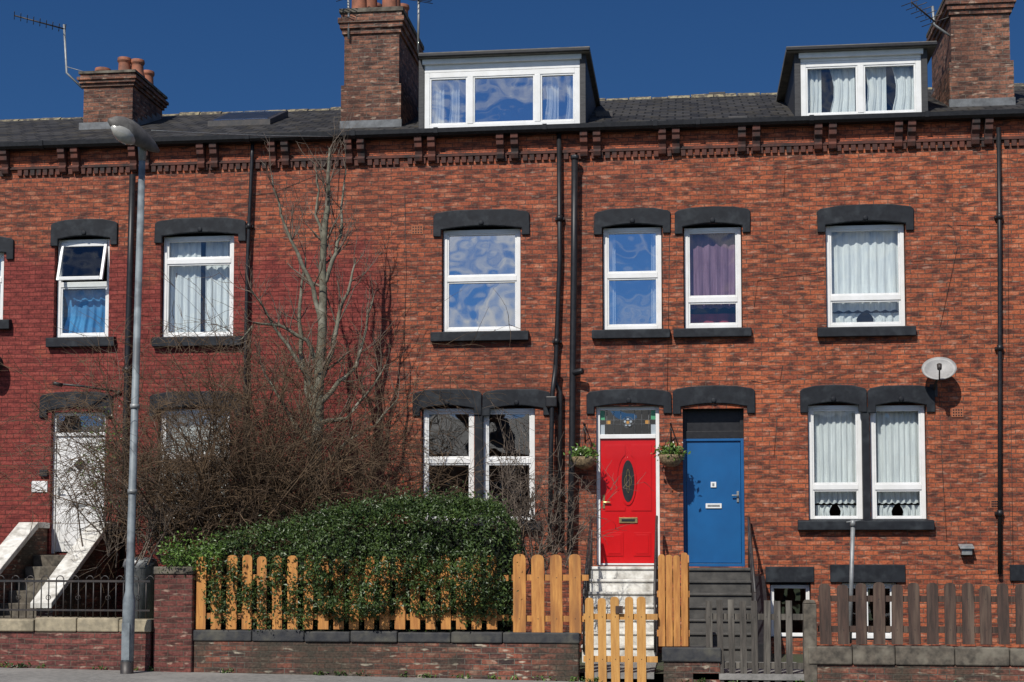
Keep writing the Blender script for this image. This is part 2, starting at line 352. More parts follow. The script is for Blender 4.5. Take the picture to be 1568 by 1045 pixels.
for h,w,l,s,t,g,c in [
 (HZ,(-95,8,388,492),(-108,22,362,390),(-110,14,490,505),430,'gMd','net'),
 (HZ,(-330,-222,368,520),(-345,-208,342,371),(-350,-205,518,533),400,'gMd','net'),
 (HA,(88,169,367,518),(79,181,336,367),(70,174,516,531),436,'gLo','blue'),
 (HA,(250,359,362,517),(238,377,334,362),(232,370,515,530),400,'gLo','netgap'),
 (HB,(679,797,352,509),(664,811,321,352),(659,809,507,522),427,'gHi',None),
 (HB,(924,1013,349,505),(910,1027,319,349),(906,1026,504,518),422,'gHi','sides'),
 (HC,(1048,1135,349,503),(1033,1149,317,348),(1031,1151,502,516),459,'gLo','plum'),
 (HC,(1265,1385,345,502),(1251,1399,314,345),(1252,1403,500,515),456,'gLo','netlow'),
 (HD,(1612,1732,345,502),(1598,1746,314,345),(1600,1750,500,515),456,'gMd','net')]:
    window(h,*w,tr=t,g=g,cur=c,tilt=(c=='blue')); lintel(h,*l); sill(h,*s)
for h,w,t,g,c in [(HA,(245,353,627,797),700,'gMd','net'),(HB,(648,726,626,800),706,'gMd',None),(HB,(740,819,626,800),706,'gMd',None),
   (HC,(1238,1320,621,799),746,'gLo','netlow'),(HC,(1333,1417,621,799),746,'gLo','netlow'),(HD,(1640,1722,621,799),746,'gLo','net'),(HZ,(-200,-92,627,797),700,'gMd','net')]:
    window(h,*w,tr=t,g=g,cur=c)
lintel(HA,230,371,599,628); sill(HA,228,368,796,811)
lintel(HB,632,738,596,627); lintel(HB,739,844,596,627); sill(HB,640,828,799,812)
lintel(HC,1225,1327,590,622); lintel(HC,1328,1431,590,622); sill(HC,1222,1431,797,812); lintel(HD,1625,1738,590,622); sill(HZ,-212,-80,796,811); lintel(HZ,-214,-78,599,628)
for h,u0,u1 in ((HB,727,739),(HC,1321,1332)):
    x0,x1,z0,z1=R(u0,u1,624,800); mb=MB(); mb.box(x0,x1,-.02,.2,z0,z1,'lintel'); mb.obj('stone_mullion',h.root,.006)
for h,w,mu in ((HC,(1290,1372,893,978),[1322]),(HA,(98,152,905,960),[125]),(HC,(1180,1240,896,975),[])):
    window(h,*w,tr=None,mul=mu,g='gMd',cur=None,fw=.06 if mu else .03)
for h,(a,b,c,d) in ((HC,(1271,1386,865,892)),(HC,(1172,1246,868,892)),(HD,(1546,1660,865,890)),(HA,(88,162,880,903)),(HB,(690,800,868,893))):
    x0,x1,z0,z1=R(a,b,c,d); mb=MB(); mb.box(x0,x1,-.04,.02,z0,z1,'lintel'); mb.obj('basement_lintel',h.root,.008)
# ---------------------------------------------------------------- doors
def ell(cx,cz,a,b,n=28): return [(cx+a*math.cos(2*math.pi*i/n),cz+b*math.sin(2*math.pi*i/n)) for i in range(n)]
def doorway(h,u0,u1,v0,v1):
    x0,x1,z0,z1=R(u0,u1,v0,v1,0); opening(h,x0,x1,z0,z1); return x0,x1,z0,z1
x0,x1,z0,z1=doorway(HB,913,1010,622,866); RD=(x0,x1,z0,z1)
Y=.12; fr=MB(); fw=.06
zt=P(960,672,Y)[1]
fr.box(x0,x0+fw,Y-.03,Y+.08,z0,z1,'pvc'); fr.box(x1-fw,x1,Y-.03,Y+.08,z0,z1,'pvc'); fr.box(x0+fw,x1-fw,Y-.03,Y+.08,z1-fw,z1,'pvc'); fr.box(x0+fw,x1-fw,Y-.034,Y+.08,zt,zt+.07,'pvc')
fr.box(x0+fw,x1-fw,Y-.034,Y+.08,z0,z0+.03,'pvc')
fr.obj('door_frame',HB.root,.006)
d=MB(); a,b=x0+fw+.005,x1-fw-.005; zb=z0+.035; za=zt-.005
d.box(a,b,Y,Y+.05,zb,za,'red'); cx=(a+b)/2; w=b-a
oz=P(960,737,Y)[1]
d.prism(ell(cx,oz,.135,.40),Y-.018,Y+.01,'red'); d.prism(ell(cx,oz,.105,.345),Y-.024,Y-.012,'black')
for r1,r2 in ((.03,.20),(.06,.10)):
    d.tube([(cx+r1*math.cos(t*.5),Y-.028,oz+r2*math.sin(t*.5)) for t in range(0,14)],.004,'brass',5)
for sx in (-1,1):
    c=cx+sx*w*.25
    d.prism([(c-.14,zb+.12),(c+.14,zb+.12),(c+.14,zb+.50),(c-.14,zb+.50)],Y-.014,Y+.01,'red')
    d.prism([(c-.105,zb+.155),(c+.105,zb+.155),(c+.105,zb+.465),(c-.105,zb+.465)],Y-.024,Y-.005,'red')
    e=cx+sx*(w/2-.07); pl=[(e,zb+.86),(e,za-.10),(cx+sx*.05,za-.10)]
    for i in range(9):
        t=math.radians(78-i*(156/8)); pl.append((cx+sx*(.165*math.cos(t)+.012),oz+.44*math.sin(t)))
    pl+= [(cx+sx*.05,zb+.86)]
    d.prism(pl,Y-.012,Y+.01,'red')
d.box(cx-.15,cx+.15,Y-.02,Y,zb+.66,zb+.75,'brass'); d.box(cx-.11,cx+.11,Y-.028,Y-.018,zb+.685,zb+.725,'black')
d.tube([(a+.05,Y-.05,zb+1.0),(a+.16,Y-.05,zb+1.0)],.012,'brass'); d.box(a+.035,a+.07,Y-.02,Y,zb+.9,zb+1.12,'brass')
d.obj('red_front_door',HB.root,.005)
g=MB(); g.face([(x0+fw,Y+.02,zt+.07),(x1-fw,Y+.02,zt+.07),(x1-fw,Y+.02,z1-fw),(x0+fw,Y+.02,z1-fw)],'gMd')
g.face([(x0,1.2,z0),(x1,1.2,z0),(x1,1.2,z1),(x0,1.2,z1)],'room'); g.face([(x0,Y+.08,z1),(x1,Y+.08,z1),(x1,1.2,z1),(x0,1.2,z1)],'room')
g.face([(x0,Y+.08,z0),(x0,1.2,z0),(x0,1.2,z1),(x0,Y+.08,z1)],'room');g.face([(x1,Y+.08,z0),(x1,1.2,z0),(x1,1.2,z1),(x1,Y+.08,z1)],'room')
cz=(zt+.07+z1-fw)/2; za0,za1=zt+.072,z1-fw-.002; yy=Y+.012
xa,xb=x0+fw+.002,x1-fw-.002
for a_,b_,c_,d_,k in ((xa,xa+.075,za0,cz-.03,'stb'),(xa,xa+.075,cz+.04,za1,'stg'),(xb-.075,xb,za0,cz-.03,'stb'),(xb-.075,xb,cz+.04,za1,'stg'),(xa+.10,xa+.17,cz-.03,cz+.04,'str'),(xb-.17,xb-.10,cz-.03,cz+.04,'str')):
    g.face([(a_,yy,c_),(b_,yy,c_),(b_,yy,d_),(a_,yy,d_)],k)
for i in range(5):
    t=i*2*math.pi/5+.3; g.face([(px,yy,pz) for px,pz in ell(cx+.05*math.cos(t),cz+.05*math.sin(t),.022,.022,10)],'stb')
g.face([(px,yy-.002,pz) for px,pz in ell(cx,cz,.025,.025,10)],'str')
for k in (-3,-2,-1,1,2,3): g.tube([(cx+k*.115,yy-.004,za0),(cx+k*.115,yy-.004,za1)],.005,'lead',4)
for q in (cz-.03,cz+.04): g.tube([(xa,yy-.004,q),(xb,yy-.004,q)],.004,'lead',4)
g.tube([(cx+.09*math.cos(t*.45),yy-.004,cz+.09*math.sin(t*.45)) for t in range(0,15)],.005,'lead',4)
g.obj('leaded_transom',HB.root,recalc=False)
x0,x1,z0,z1=doorway(HC,1046,1140,626,868); BD=(x0,x1,z0,z1)
Y=.20; d=MB(); zt=P(1090,672,Y)[1]
d.box(x0,x0+.05,Y-.03,Y+.06,z0,zt,'blue'); d.box(x1-.05,x1,Y-.03,Y+.06,z0,zt,'blue'); d.box(x0+.05,x1-.05,Y-.03,Y+.06,zt-.04,zt,'blue')
d.box(x0+.055,x1-.055,Y,Y+.05,z0+.06,zt-.045,'blue'); d.box(x0+.05,x1-.05,Y-.035,Y+.06,z0,z0+.05,'blue')
d.box(x0,x1,Y-.035,Y+.06,zt+.002,zt+.12,'black'); d.box(x0,x1,Y+.0,Y+.06,zt+.12,z1,'black'); d.box(x0,x0+.06,Y-.03,Y,zt+.12,z1,'black'); d.box(x1-.06,x1,Y-.03,Y,zt+.12,z1,'black')
cx=(x0+x1)/2
q=P(1090,775,Y)[1]; d.box(cx-.13,cx+.13,Y-.02,Y,q-.04,q+.04,'pvc'); d.box(cx-.10,cx+.10,Y-.024,Y-.015,q-.015,q+.02,'metal')
q=P(1090,743,Y)[1]; d.box(cx-.045,cx+.045,Y-.02,Y,q-.04,q+.05,'pvc'); d.box(cx-.02,cx+.015,Y-.024,Y-.018,q-.02,q+.03,'metal')
q=P(1090,762,Y)[1]; d.box(x1-.12,x1-.085,Y-.02,Y,q-.08,q+.1,'metal'); d.tube([(x1-.20,Y-.05,q+.03),(x1-.09,Y-.05,q+.03)],.012,'metal')
d.obj('blue_front_door',HC.root,.005)
x0,x1,z0,z1=doorway(HA,77,160,631,848)
Y=.12; d=MB(); zt=P(120,668,Y)[1]; fw=.05
d.box(x0,x0+fw,Y-.03,Y+.08,z0,z1,'pvc'); d.box(x1-fw,x1,Y-.03,Y+.08,z0,z1,'pvc'); d.box(x0+fw,x1-fw,Y-.03,Y+.08,z1-fw,z1,'pvc'); d.box(x0+fw,x1-fw,Y-.034,Y+.08,zt,zt+.06,'pvc')
d.box(x0+fw+.006,x1-fw-.006,Y,Y+.05,z0+.03,zt-.005,'pvc'); cx=(x0+x1)/2
q=P(122,712,Y)[1]; d.prism([(cx-.17,q),(cx,q-.17),(cx+.17,q),(cx,q+.17)],Y-.015,Y,'pvc'); d.prism([(cx-.125,q),(cx,q-.125),(cx+.125,q),(cx,q+.125)],Y-.02,Y-.01,'black')
for a,b,c,e in ((-.28,-.03,.15,.7),(.03,.28,.15,.7),(-.28,-.03,1.45,1.8),(.03,.28,1.45,1.8)): d.box(cx+a,cx+b,Y-.012,Y,z0+c,z0+e,'pvc')
d.box(cx-.13,cx+.13,Y-.02,Y,z0+.82,z0+.88,'metal'); d.box(x0+.09,x0+.12,Y-.02,Y,z0+.95,z0+1.15,'metal'); d.tube([(x0+.1,Y-.05,z0+1.06),(x0+.21,Y-.05,z0+1.06)],.012,'metal')
d.obj('white_front_door',HA.root,.005)
g=MB(); g.face([(x0+fw,Y+.02,zt+.06),(x1-fw,Y+.02,zt+.06),(x1-fw,Y+.02,z1-fw),(x0+fw,Y+.02,z1-fw)],'gMd'); g.box(x0,x1,.6,.62,z0,z1,'lens'); g.obj('transom',HA.root,recalc=False)
lintel(HA,62,173,600,630); lintel(HB,898,1028,596,624); lintel(HC,1030,1156,591,624)
for h in (HZ,HA,HB,HC,HD): build_wall(h)
# ---------------------------------------------------------------- eaves, roof
zs1=P(700,236,0)[1]; zs0=P(700,250,0)[1]
for h in (HZ,HA,HB,HC,HD):
    mb=MB(); a,b=h.x0,h.x1
    mb.box(a,b,-.02,.0-.002,zs1,ZE-.002,'brickFr'); mb.box(a,b,-.05,-.002,zs1-.05,zs1-.002,'corb'); mb.obj('frieze',h.root)
    de=MB(); x=a+.02
    while x<b-.1: de.box(x,x+.075,-.04,-.002,zs0+.0,zs1-.052,'corb'); x+=.115
    de.obj('dentils',h.root)
    mb=MB(); mb.box(a,b,-.13,.3,ZE,ZE+.05,'black'); mb.prismx([(-.27,ZE+.10),(-.26,ZE+.03),(-.22,ZE-.01),(-.17,ZE-.005),(-.134,ZE+.11)],a,b,'black')
    x=a+.5
    while x<b: mb.prismx([(-.285,ZE+.11),(-.275,ZE+.02),(-.225,ZE-.025),(-.165,ZE-.02),(-.165,ZE+.11)],x,x+.07,'black'); x+=1.83
    mb.obj('gutter',h.root)
    mb=MB(); yr=RIDGE; zr=roofz(yr)
    mb.face([(a,RY0-.03,roofz(RY0-.03)),(b,RY0-.03,roofz(RY0-.03)),(b,yr,zr),(a,yr,zr)],'slate')
    mb.face([(a,yr,zr),(b,yr,zr),(b,9.2,ZE),(a,9.2,ZE)],'slate')
    mb.obj('slate_roof',h.root,recalc=False)
    mb=MB(); x=a
    while x<b-.02:
        e=min(x+.44,b); zz=zr+random.uniform(-.02,.012)-.03
        mb.prismx([(yr-.17,zz-.07),(yr-.11,zz+.02),(yr-.03,zz+.06),(yr+.03,zz+.06),(yr+.11,zz+.02),(yr+.17,zz-.07)],x,e-.014,'ridge'); x+=.45
    mb.obj('ridge_tiles',h.root)
def corbel(mb,x,w=.125):
    z=ZE-.003
    mb.prismx([(-.021,z),(-.20,z),(-.20,z-.08),(-.17,z-.11),(-.165,z-.18),(-.11,z-.23),(-.09,z-.29),(-.12,z-.33),(-.09,z-.40),(-.021,z-.42)],x-w/2,x+w/2,'corb')
cs=[(-130,-110),(-17,7),(95,115),(203,222),(307,327),(416,436),(533,552),(640,660),(765,787),(893,913),(1013,1034),(1135,1157),(1252,1274),(1375,1395),(1493,1513),(1612,1634)]
cbs={}
for a,b in cs:
    for u in (a+1,b+1):
        x=P(u,218,-.1)[0]
        h=[h for h in (HZ,HA,HB,HC,HD) if h.x0<=x<h.x1][0]; cbs.setdefault(h,MB()); corbel(cbs[h],x)
for h,mb in cbs.items(): mb.obj('corbels',h.root,.006)
# ---------------------------------------------------------------- chimneys
def potf(mb,x,y,z,hgt=.6,r=.14,k='pot'):
    mb.tube([(x,y,z),(x,y,z+.06),(x,y,z+.1),(x,y,z+hgt-.1),(x,y,z+hgt-.06),(x,y,z+hgt)],[r*1.1,r*1.1,r*.92,r*.85,r*1.05,r*1.0],k,14)
    mb.tube([(x,y,z+hgt+.001),(x,y,z+hgt+.004)],[r*.75,r*.75],'black',14)
def chimney(h,u0,u1,vb,vt,vcap,y0,dep,pots):
    x0,x1,_,_=R(u0,u1,vcap,vb,y0); z1=P((u0+u1)/2,vcap,y0)[1]; zt=P((u0+u1)/2,vt,y0)[1]
    zb=roofz(y0)-.4
    mb=MB(); mb.box(x0,x1,y0,y0+dep,zb,z1,'brickCh')
    zf=roofz(y0)
    mb.box(x0-.06,x1+.06,y0-.06,y0+.02,zb,zf+.11,'lead')
    for sx in (x0-.012,x1-.01):
        yy=y0+.02
        while yy<y0+dep-.2: mb.box(sx,sx+.022,yy,yy+.25,zb,roofz(yy)+.16,'lead'); yy+=.251
    zm=zf+.75 if dep>1.7 else None
    if zm: mb.box(x0-.045,x1+.045,y0-.045,y0+dep+.045,zf-.3,zm,'brickCh')
    n=4; hh=(zt-z1)/(n+.8)
    for i in range(n):
        e=(.035,.07,.10,.05)[i]; mb.box(x0-e,x1+e,y0-e,y0+dep+e,z1+i*hh+.001,z1+(i+1)*hh-.001,'brickCh')
    mb.box(x0-.08,x1+.08,y0-.08,y0+dep+.08,z1+n*hh,zt,'stone')
    for px,py,r,hh2 in pots: potf(mb,x0+(x1-x0)*px,y0+dep*py,zt,hh2,r)
    mb.obj('chimney',h.root,.008)
chimney(HA,527,611,182,14,52,.9,2.0,[(.2,.15,.15,.55),(.75,.18,.15,.6),(.3,.4,.14,.6),(.72,.45,.14,.6),(.25,.7,.14,.6),(.75,.75,.14,.6)])
chimney(HZ,128,203,175,110,133,2.2,1.6,[(.25,.2,.15,.16),(.66,.25,.13,.38),(.5,.55,.12,.42),(.9,.3,.13,.36),(.8,.8,.13,.4)])
chimney(HC,1457,1547,163,-12,22,1.1,2.0,[(.2,.2,.14,.5),(.7,.2,.14,.6),(.5,.7,.14,.6)])
# ---------------------------------------------------------------- dormers
def dormer(h,u0,u1,v0,v1,ru0,ru1,rv0,rv1,mul,tr,g,cur,Y=.35):
    x0,x1,z0,z1=window(h,u0,u1,v0,v1,tr=tr,mul=mul,g=g,cur=cur,Y=Y,opn=False,fw=.09)
    yo=Y-.14
    _,_,rz0,rz1=R(ru0,ru1,rv0,rv1,yo); rx0=P(ru0,80,yo)[0]; rx1=P(ru1,80,yo)[0]
    mb=MB(); yb=Y+ (rz0-roofz(Y))/ROOFS+.4
    mb.box(rx0,rx1,yo,yb,rz0,rz1,'dfelt'); mb.box(rx0,rx1,yo-.05,yo-.002,rz0+.01,rz0+.06,'black')
    mb.box(x0-.0,x1+.0,Y-.004,Y+.06,z1+.001,rz0-.001,'pvc')
    mb.box(x0-.03,x1+.03,Y-.06,Y-.005,rz0-.09,rz0-.002,'pvc')
    zb=roofz(Y)-.2
    for a,b in ((x0-.10,x0-.002),(x1+.002,x1+.10)):
        mb.prismx([(Y-.02,zb),(Y-.02,rz0-.002),(yb,rz0-.002)],a,b,'dslate')
    mb.box(x0-.05,x1+.05,Y-.08,Y+.02,z0-.05,z0-.003,'lead')
    mb.obj('dormer',h.root,.006)
dormer(HB,650,888,108,196,641,903,76,84,[720,823],None,'gHi','dorm')
dormer(HC,1226,1411,92,181,1204,1435,67,75,[1318],None,'gLo','four')
def onroof(u,v):
    d=FV+RV*((u-PU)/F)-UV*((v-PV)/F)
    t=(ZE+.06+(C.y-RY0)*ROOFS-C.z)/(d.z-d.y*ROOFS); q=C+d*t; return q
mb=MB()
a=onroof(318,194);b=onroof(408,193);ya,yb=a.y,a.y+1.25
for yy0,yy1,xx0,xx1,k,l in ((ya,yb,a.x,b.x,'dmetal',.10),(ya+.10,yb-.08,a.x+.08,b.x-.08,'gMd',.115)):
    mb.idx([(xx0,yy0,roofz(yy0)+l),(xx1,yy0,roofz(yy0)+l),(xx1,yy1,roofz(yy1)+l+.03),(xx0,yy1,roofz(yy1)+l+.03),(xx0,yy0,roofz(yy0)-.02),(xx1,yy0,roofz(yy0)-.02),(xx1,yy1,roofz(yy1)-.02),(xx0,yy1,roofz(yy1)-.02)],[(0,1,2,3),(0,1,5,4),(1,2,6,5),(2,3,7,6),(3,0,4,7)],k)
mb.obj('skylight',HA.root)
mb=MB()
for u,v in ((925,178),(1098,148),(1130,186)):
    q=onroof(u,v); mb.box(q.x-.16,q.x+.16,q.y,q.y+.35,q.z-.05,q.z+.09,'dmetal')
mb.obj('roof_vents',HC.root,.01)
# ---------------------------------------------------------------- pipes
def pipe(h,name,pts,r,y=-.09,k='black'):
    mb=MB(); q=[P3(u,v,y) for u,v in pts]
    mb.tube(q,r,k,12)
    for a,b in zip(q,q[1:]):
        L=(b-a).length; n=int(L/1.8)
        for i in range(1,n+1):
            c=a+(b-a)*(i/(n+.5)); d=(b-a).normalized(); mb.tube([c-d*.05,c+d*.05],r*1.3,k,12); mb.box(c.x-r*1.9,c.x+r*1.9,y+.02,-.001,c.z-.02,c.z+.02,k)
    mb.obj(name,h.root)
pipe(HA,'downpipe',[(387,214),(386,240),(379,400),(376,545),(374,800)],.033)
pipe(HA,'soil_pipe',[(203,268),(199,420),(193,640),(188,870)],.055,-.14)
pipe(HB,'downpipe',[(856,205),(857,400),(850,585),(858,600),(857,835)],.040,-.09)
pipe(HB,'soil_pipe',[(880,238),(879,400),(877,560),(876,700),(873,850)],.055,-.16)
pipe(HB,'waste_pipe',[(851,560),(846,600),(844,680),(842,845)],.040,-.19)
mb=MB(); mb.tube([P3(877,572,-.16),P3(893,568,-.24)],.055,'black',12); mb.tube([P3(880,238,-.16),P3(880,245,-.16)],.075,'black',12)
q=P3(847,615,-.15); mb.box(q.x-.12,q.x+.07,-.25,-.02,q.z-.10,q.z+.08,'black'); mb.obj('rainwater_hopper',HB.root,.02)
pipe(HC,'downpipe',[(1529,196),(1531,400),(1531,600),(1531,880)],.035,-.09)
mb=MB()
for u,v,w,h_ in ((639,352,18,14),(886,330,18,16),(575,677,14,12),(1466,632,18,14),(1522,772,12,12)):
    x0,x1,z0,z1=R(u-w/2,u+w/2,v-h_/2,v+h_/2)
    mb.box(x0,x1,-.008,-.001,z0,z1,'vent')
    for i in range(4):
        for j in range(3): a=x0+.02+i*(x1-x0-.02)/4; b=z0+.015+j*(z1-z0-.015)/3; mb.box(a,a+.022,-.011,-.006,b,b+.022,'black')
mb.obj('air_bricks',HC.root)
mb=MB()
x0,x1,z0,z1=R(49,73,737,754); mb.box(x0,x1,-.02,-.001,z0,z1,'pvc'); x0,x1,z0,z1=R(62,74,720,730); mb.box(x0,x1,-.05,-.001,z0,z1,'black'); mb.obj('name_plate',HA.root,.004)
mb=MB(); x0,x1,z0,z1=R(1472,1488,836,850,-.1); mb.box(x0,x1,-.14,-.001,z0,z1,'metal'); mb.prismx([(-.18,z1-.03),(-.001,z1+.03),(-.001,z1),(-.18,z1-.05)],x0-.03,x1+.03,'metal'); mb.obj('meter_box',HC.root,.004)
mb=MB(); mb.tube([P3(85,588,-.5),P3(130,592,-.3),P3(180,600,-.03)],.02,'dmetal'); mb.tube([P3(82,587,-.55),P3(95,590,-.45)],.035,'dmetal'); mb.tube([P3(180,600,-.03),P3(184,603,0)],.04,'dmetal'); mb.obj('wall_light_bracket',HA.root)
mb=MB()
for pts in ([(1150,583),(1170,587),(1195,583),(1198,560)],[(1452,345),(1460,350),(1466,380),(1440,500)],[(1465,345),(1530,347)],[(1438,600),(1442,700),(1450,830)],
    [(385,300),(420,295),(500,262),(560,250)],[(620,300),(622,420),(618,560)],[(1200,300),(1202,260),(1255,250)],[(1548,640),(1552,900)],[(1543,210),(1545,560)],[(1025,350),(1022,600)],[(1190,640),(1185,700)],
    [(1155,470),(1160,430),(1250,418),(1262,415)],[(1400,400),(1530,395)]):
    mb.tube([P3(u,v,-.008) for u,v in pts],.0035,'dmetal',4)
mb.tube([P3(232,200,-4.6)]+[P3(232+i*35,200+i*1.2+2*math.sin(i/8*3.14),-4.6+i*.55) for i in range(1,9)],.006,'metal',4)
mb.obj('wall_cables',HC.root)
# ---------------------------------------------------------------- front steps
def steps(h,u0,u1,ztop,yland,n,run,k,v=870,zb=.12):
    x0,x1,_,_=R(u0,u1,v-4,v+4,-.3); rise=(ztop-zb)/n; mb=MB(); y=-yland
    mb.box(x0,x1,y,-.004,zb-.1,ztop,k); mb.box(x0-.02,x1+.02,y-.03,-.003,ztop+.001,ztop+.045,k)
    for i in range(1,n):
        mb.box(x0,x1,y-run,y-.001,zb-.1,ztop-i*rise,k); mb.box(x0-.015,x1+.015,y-run-.03,y-.031,ztop-i*rise+.001,ztop-i*rise+.04,k); y-=run
    mb.obj('front_steps',h.root,.01); return x0,x1,y
zR=RD[2]-.06
sx=steps(HB,903,1006,zR,.55,7,.27,'white')
zB=BD[2]-.06
sb=steps(HC,1052,1150,zB,.5,7,.27,'stone2')
def rail(h,x,zt,y0,y1,drop,k='dmetal'):
    mb=MB(); n=7; A=Vector((x,y0,zt+.85)); B=Vector((x,y1,zt+.85-drop)); mb.tube([A,B],.022,k,8)
    for i in range(n):
        t=i/(n-1); p=A+(B-A)*t; mb.tube([p,(p.x,p.y,p.z-.85)],.012 if 0<i<n-1 else .02,k,6)
    mb.obj('handrail',h.root)
rail(HB,sx[0]+.03,zR,-.3,-2.2,1.2); rail(HB,sx[1]-.0,zR,-.3,-2.2,1.2); rail(HC,sb[1]-.02,zB,-.1,-2.1,1.15)
mb=MB(); mb.prismx([(-.004,0),(-.004,zB-.05),(-.6,zB-.08),(-2.2,.4),(-2.2,0)],sb[1]+.001,sb[1]+.2,'black'); mb.obj('step_side_wall',HC.root)
x0,x1,_,_=R(77,160,700,702,0); zl=P(120,850,0)[1]
n=7
mb=MB(); y=-.6; mb.box(x0,x1,y,-.004,0,zl,'stone')
for i in range(1,n): mb.box(x0,x1,y-.3,y-.001,0,zl-i*.19,'stone'); y-=.3
mb.obj('front_steps',HA.root,.01)
for xx in (x0-.28,x1-.0):
    mb=MB(); mb.prismx([(-.004,0),(-.004,zl+.45),(-.45,zl+.45),(-2.6,zl-.75),(-2.6,0)],xx,xx+.26,'brickW')
    mb.prismx([(-.004,zl+.453),(-.004,zl+.55),(-.48,zl+.55),(-2.72,zl-.71),(-2.72,zl-.80),(-.45,zl+.453)],xx-.04,xx+.30,'white'); mb.obj('step_parapet',HA.root,.01)
# ---------------------------------------------------------------- satellite dish, aerials, baskets
mb=MB(); c=P3(1438,567,-.26); ax=Vector((-.12,-.80,.42)).normalized()
e1=ax.cross(Z).normalized(); e2=e1.cross(ax)
vs=[];fs=[];nr=5;ns=32
for side in (0,1):
    for r in range(nr+1):
        for j in range(ns):
            t=2*math.pi*j/ns; rr=.27*r/nr
            vs.append(c+e1*rr*math.cos(t)*1.0+e2*rr*math.sin(t)*.80+ax*(rr*rr*.75-side*.012))
    o=side*(nr+1)*ns
    for r in range(nr):
        for j in range(ns): a=o+r*ns+j;b=o+r*ns+(j+1)%ns; fs.append((a,b,b+ns,a+ns))
o=nr*ns;o2=(nr+1)*ns+nr*ns
for j in range(ns): fs.append((o+j,o+(j+1)%ns,o2+(j+1)%ns,o2+j))
mb.idx(vs,fs,'dish',True)
mb.tube([c-e2*.22+ax*.04,c-e2*.2+ax*.34],.012,'dmetal'); mb.tube([c-e2*.2+ax*.32,c-e2*.16+ax*.32+e2*.05],[.035,.04],'dmetal')
mb.tube([c-ax*.02,c-ax*.1,(c.x-.05,-.09,c.z-.25),(c.x-.05,0,c.z-.3)],.022,'dmetal'); mb.box(c.x-.11,c.x+.01,-.03,-.001,c.z-.4,c.z-.2,'dmetal')
mb.obj('satellite_dish')
mb=MB(); c2=P3(-14,560,-.2); mb.tube([c2,c2+Vector((.02,-.03,.02)),c2+Vector((.04,-.06,.03))],[.08,.17,.2],'dmetal',20); mb.tube([c2,(c2.x-.1,0,c2.z-.1)],.02,'dmetal'); mb.obj('satellite_dish')
def yagi(name,base,top,boom0,boom1,y,nel=9,L=.22,extra=None):
    mb=MB()
    mb.tube([P3(*b,y) for b in base]+[P3(*top,y)],.022,'metal',8)
    A=P3(*boom0,y); B=P3(*boom1,y-.4); mb.tube([A,B],.014,'dmetal',6)
    d=(B-A).normalized(); s=d.cross(Z).normalized()
    for i in range(nel):
        p=A+(B-A)*(i/(nel-1)); e=(L if i else L*1.3); mb.tube([p-s*e,p+s*e],.007,'dmetal',5); mb.tube([p-Z*.07,p+Z*.07],.006,'dmetal',5)
    if extra:
        for a,b in extra: mb.tube([P3(*a,y),P3(*b,y)],.008,'metal',5)
    mb.obj(name)
yagi('tv_aerial',[(127,136),(102,112)],(98,38),(100,45),(22,24),2.2,extra=[((100,102),(135,112))])
yagi('tv_aerial',[(640,82),(641,30)],(641,-20),(640,2),(655,-14),1.3)
yagi('tv_aerial',[(1462,60),(1430,38)],(1428,10),(1432,34),(1396,4),1.2,6)
yagi('tv_aerial',[(534,60),(534,20)],(533,-10),(533,-3),(505,-20),.85)
def leaves(mb,pts,size,k):
    n=len(pts); a=np.random.randn(n,3); a/=np.linalg.norm(a,axis=1)[:,None]; b=np.random.randn(n,3); b-= (a*b).sum(1)[:,None]*a; b/=np.linalg.norm(b,axis=1)[:,None]
    s=size*(.6+.8*np.random.rand(n))[:,None]; nn=np.cross(a,b)*.25
    V=np.stack([pts-a*s,pts+b*s*.5+nn*s,pts+a*s,pts-b*s*.5+nn*s],1).reshape(-1,3)
    i0=len(mb.v); mb.v+=V.tolist(); mi=mb.mi(k)
    I=(np.arange(n)[:,None]*4+np.arange(4)[None,:]+i0).tolist(); mb.f+=I
    mb.m+=[mi]*n; mb.s+=[False]*n
for u,v in ((894,702),(1027,699)):
    c=P3(u,v,-.28); mb=MB()
    rr=[.06,.13,.17,.19,.195]; zz=[-.17,-.14,-.09,-.03,.02]
    mb.tube([(c.x,c.y,c.z+a) for a in zz],rr,'wicker',18)
    top=P3(u,652,-.28)
    for j in range(3): t=j*2.1+.4; mb.tube([(c.x+.19*math.cos(t),c.y+.19*math.sin(t),c.z+.02),(top.x,top.y,top.z-.02)],.005,'dmetal',4)
    mb.tube([(top.x,top.y,top.z),(top.x,top.y-.06,top.z+.04),(top.x,-.001,top.z+.04)],.01,'dmetal'); mb.tube([(top.x,-.015,top.z+.06),(top.x,-.015,top.z-.25)],.01,'dmetal'); mb.tube([(top.x,-.02,top.z-.22),(top.x,-.2,top.z+.03)],.008,'dmetal')
    p=np.random.randn(420,3)*np.array([.10,.10,.055])+np.array([c.x,c.y,c.z+.07]); leaves(mb,p,.035,'leaf2')
    p=np.random.randn(16,3)*np.array([.09,.09,.04])+np.array([c.x,c.y-.05,c.z+.13]); leaves(mb,p,.02,'flower')
    mb.obj('hanging_basket',recalc=False)
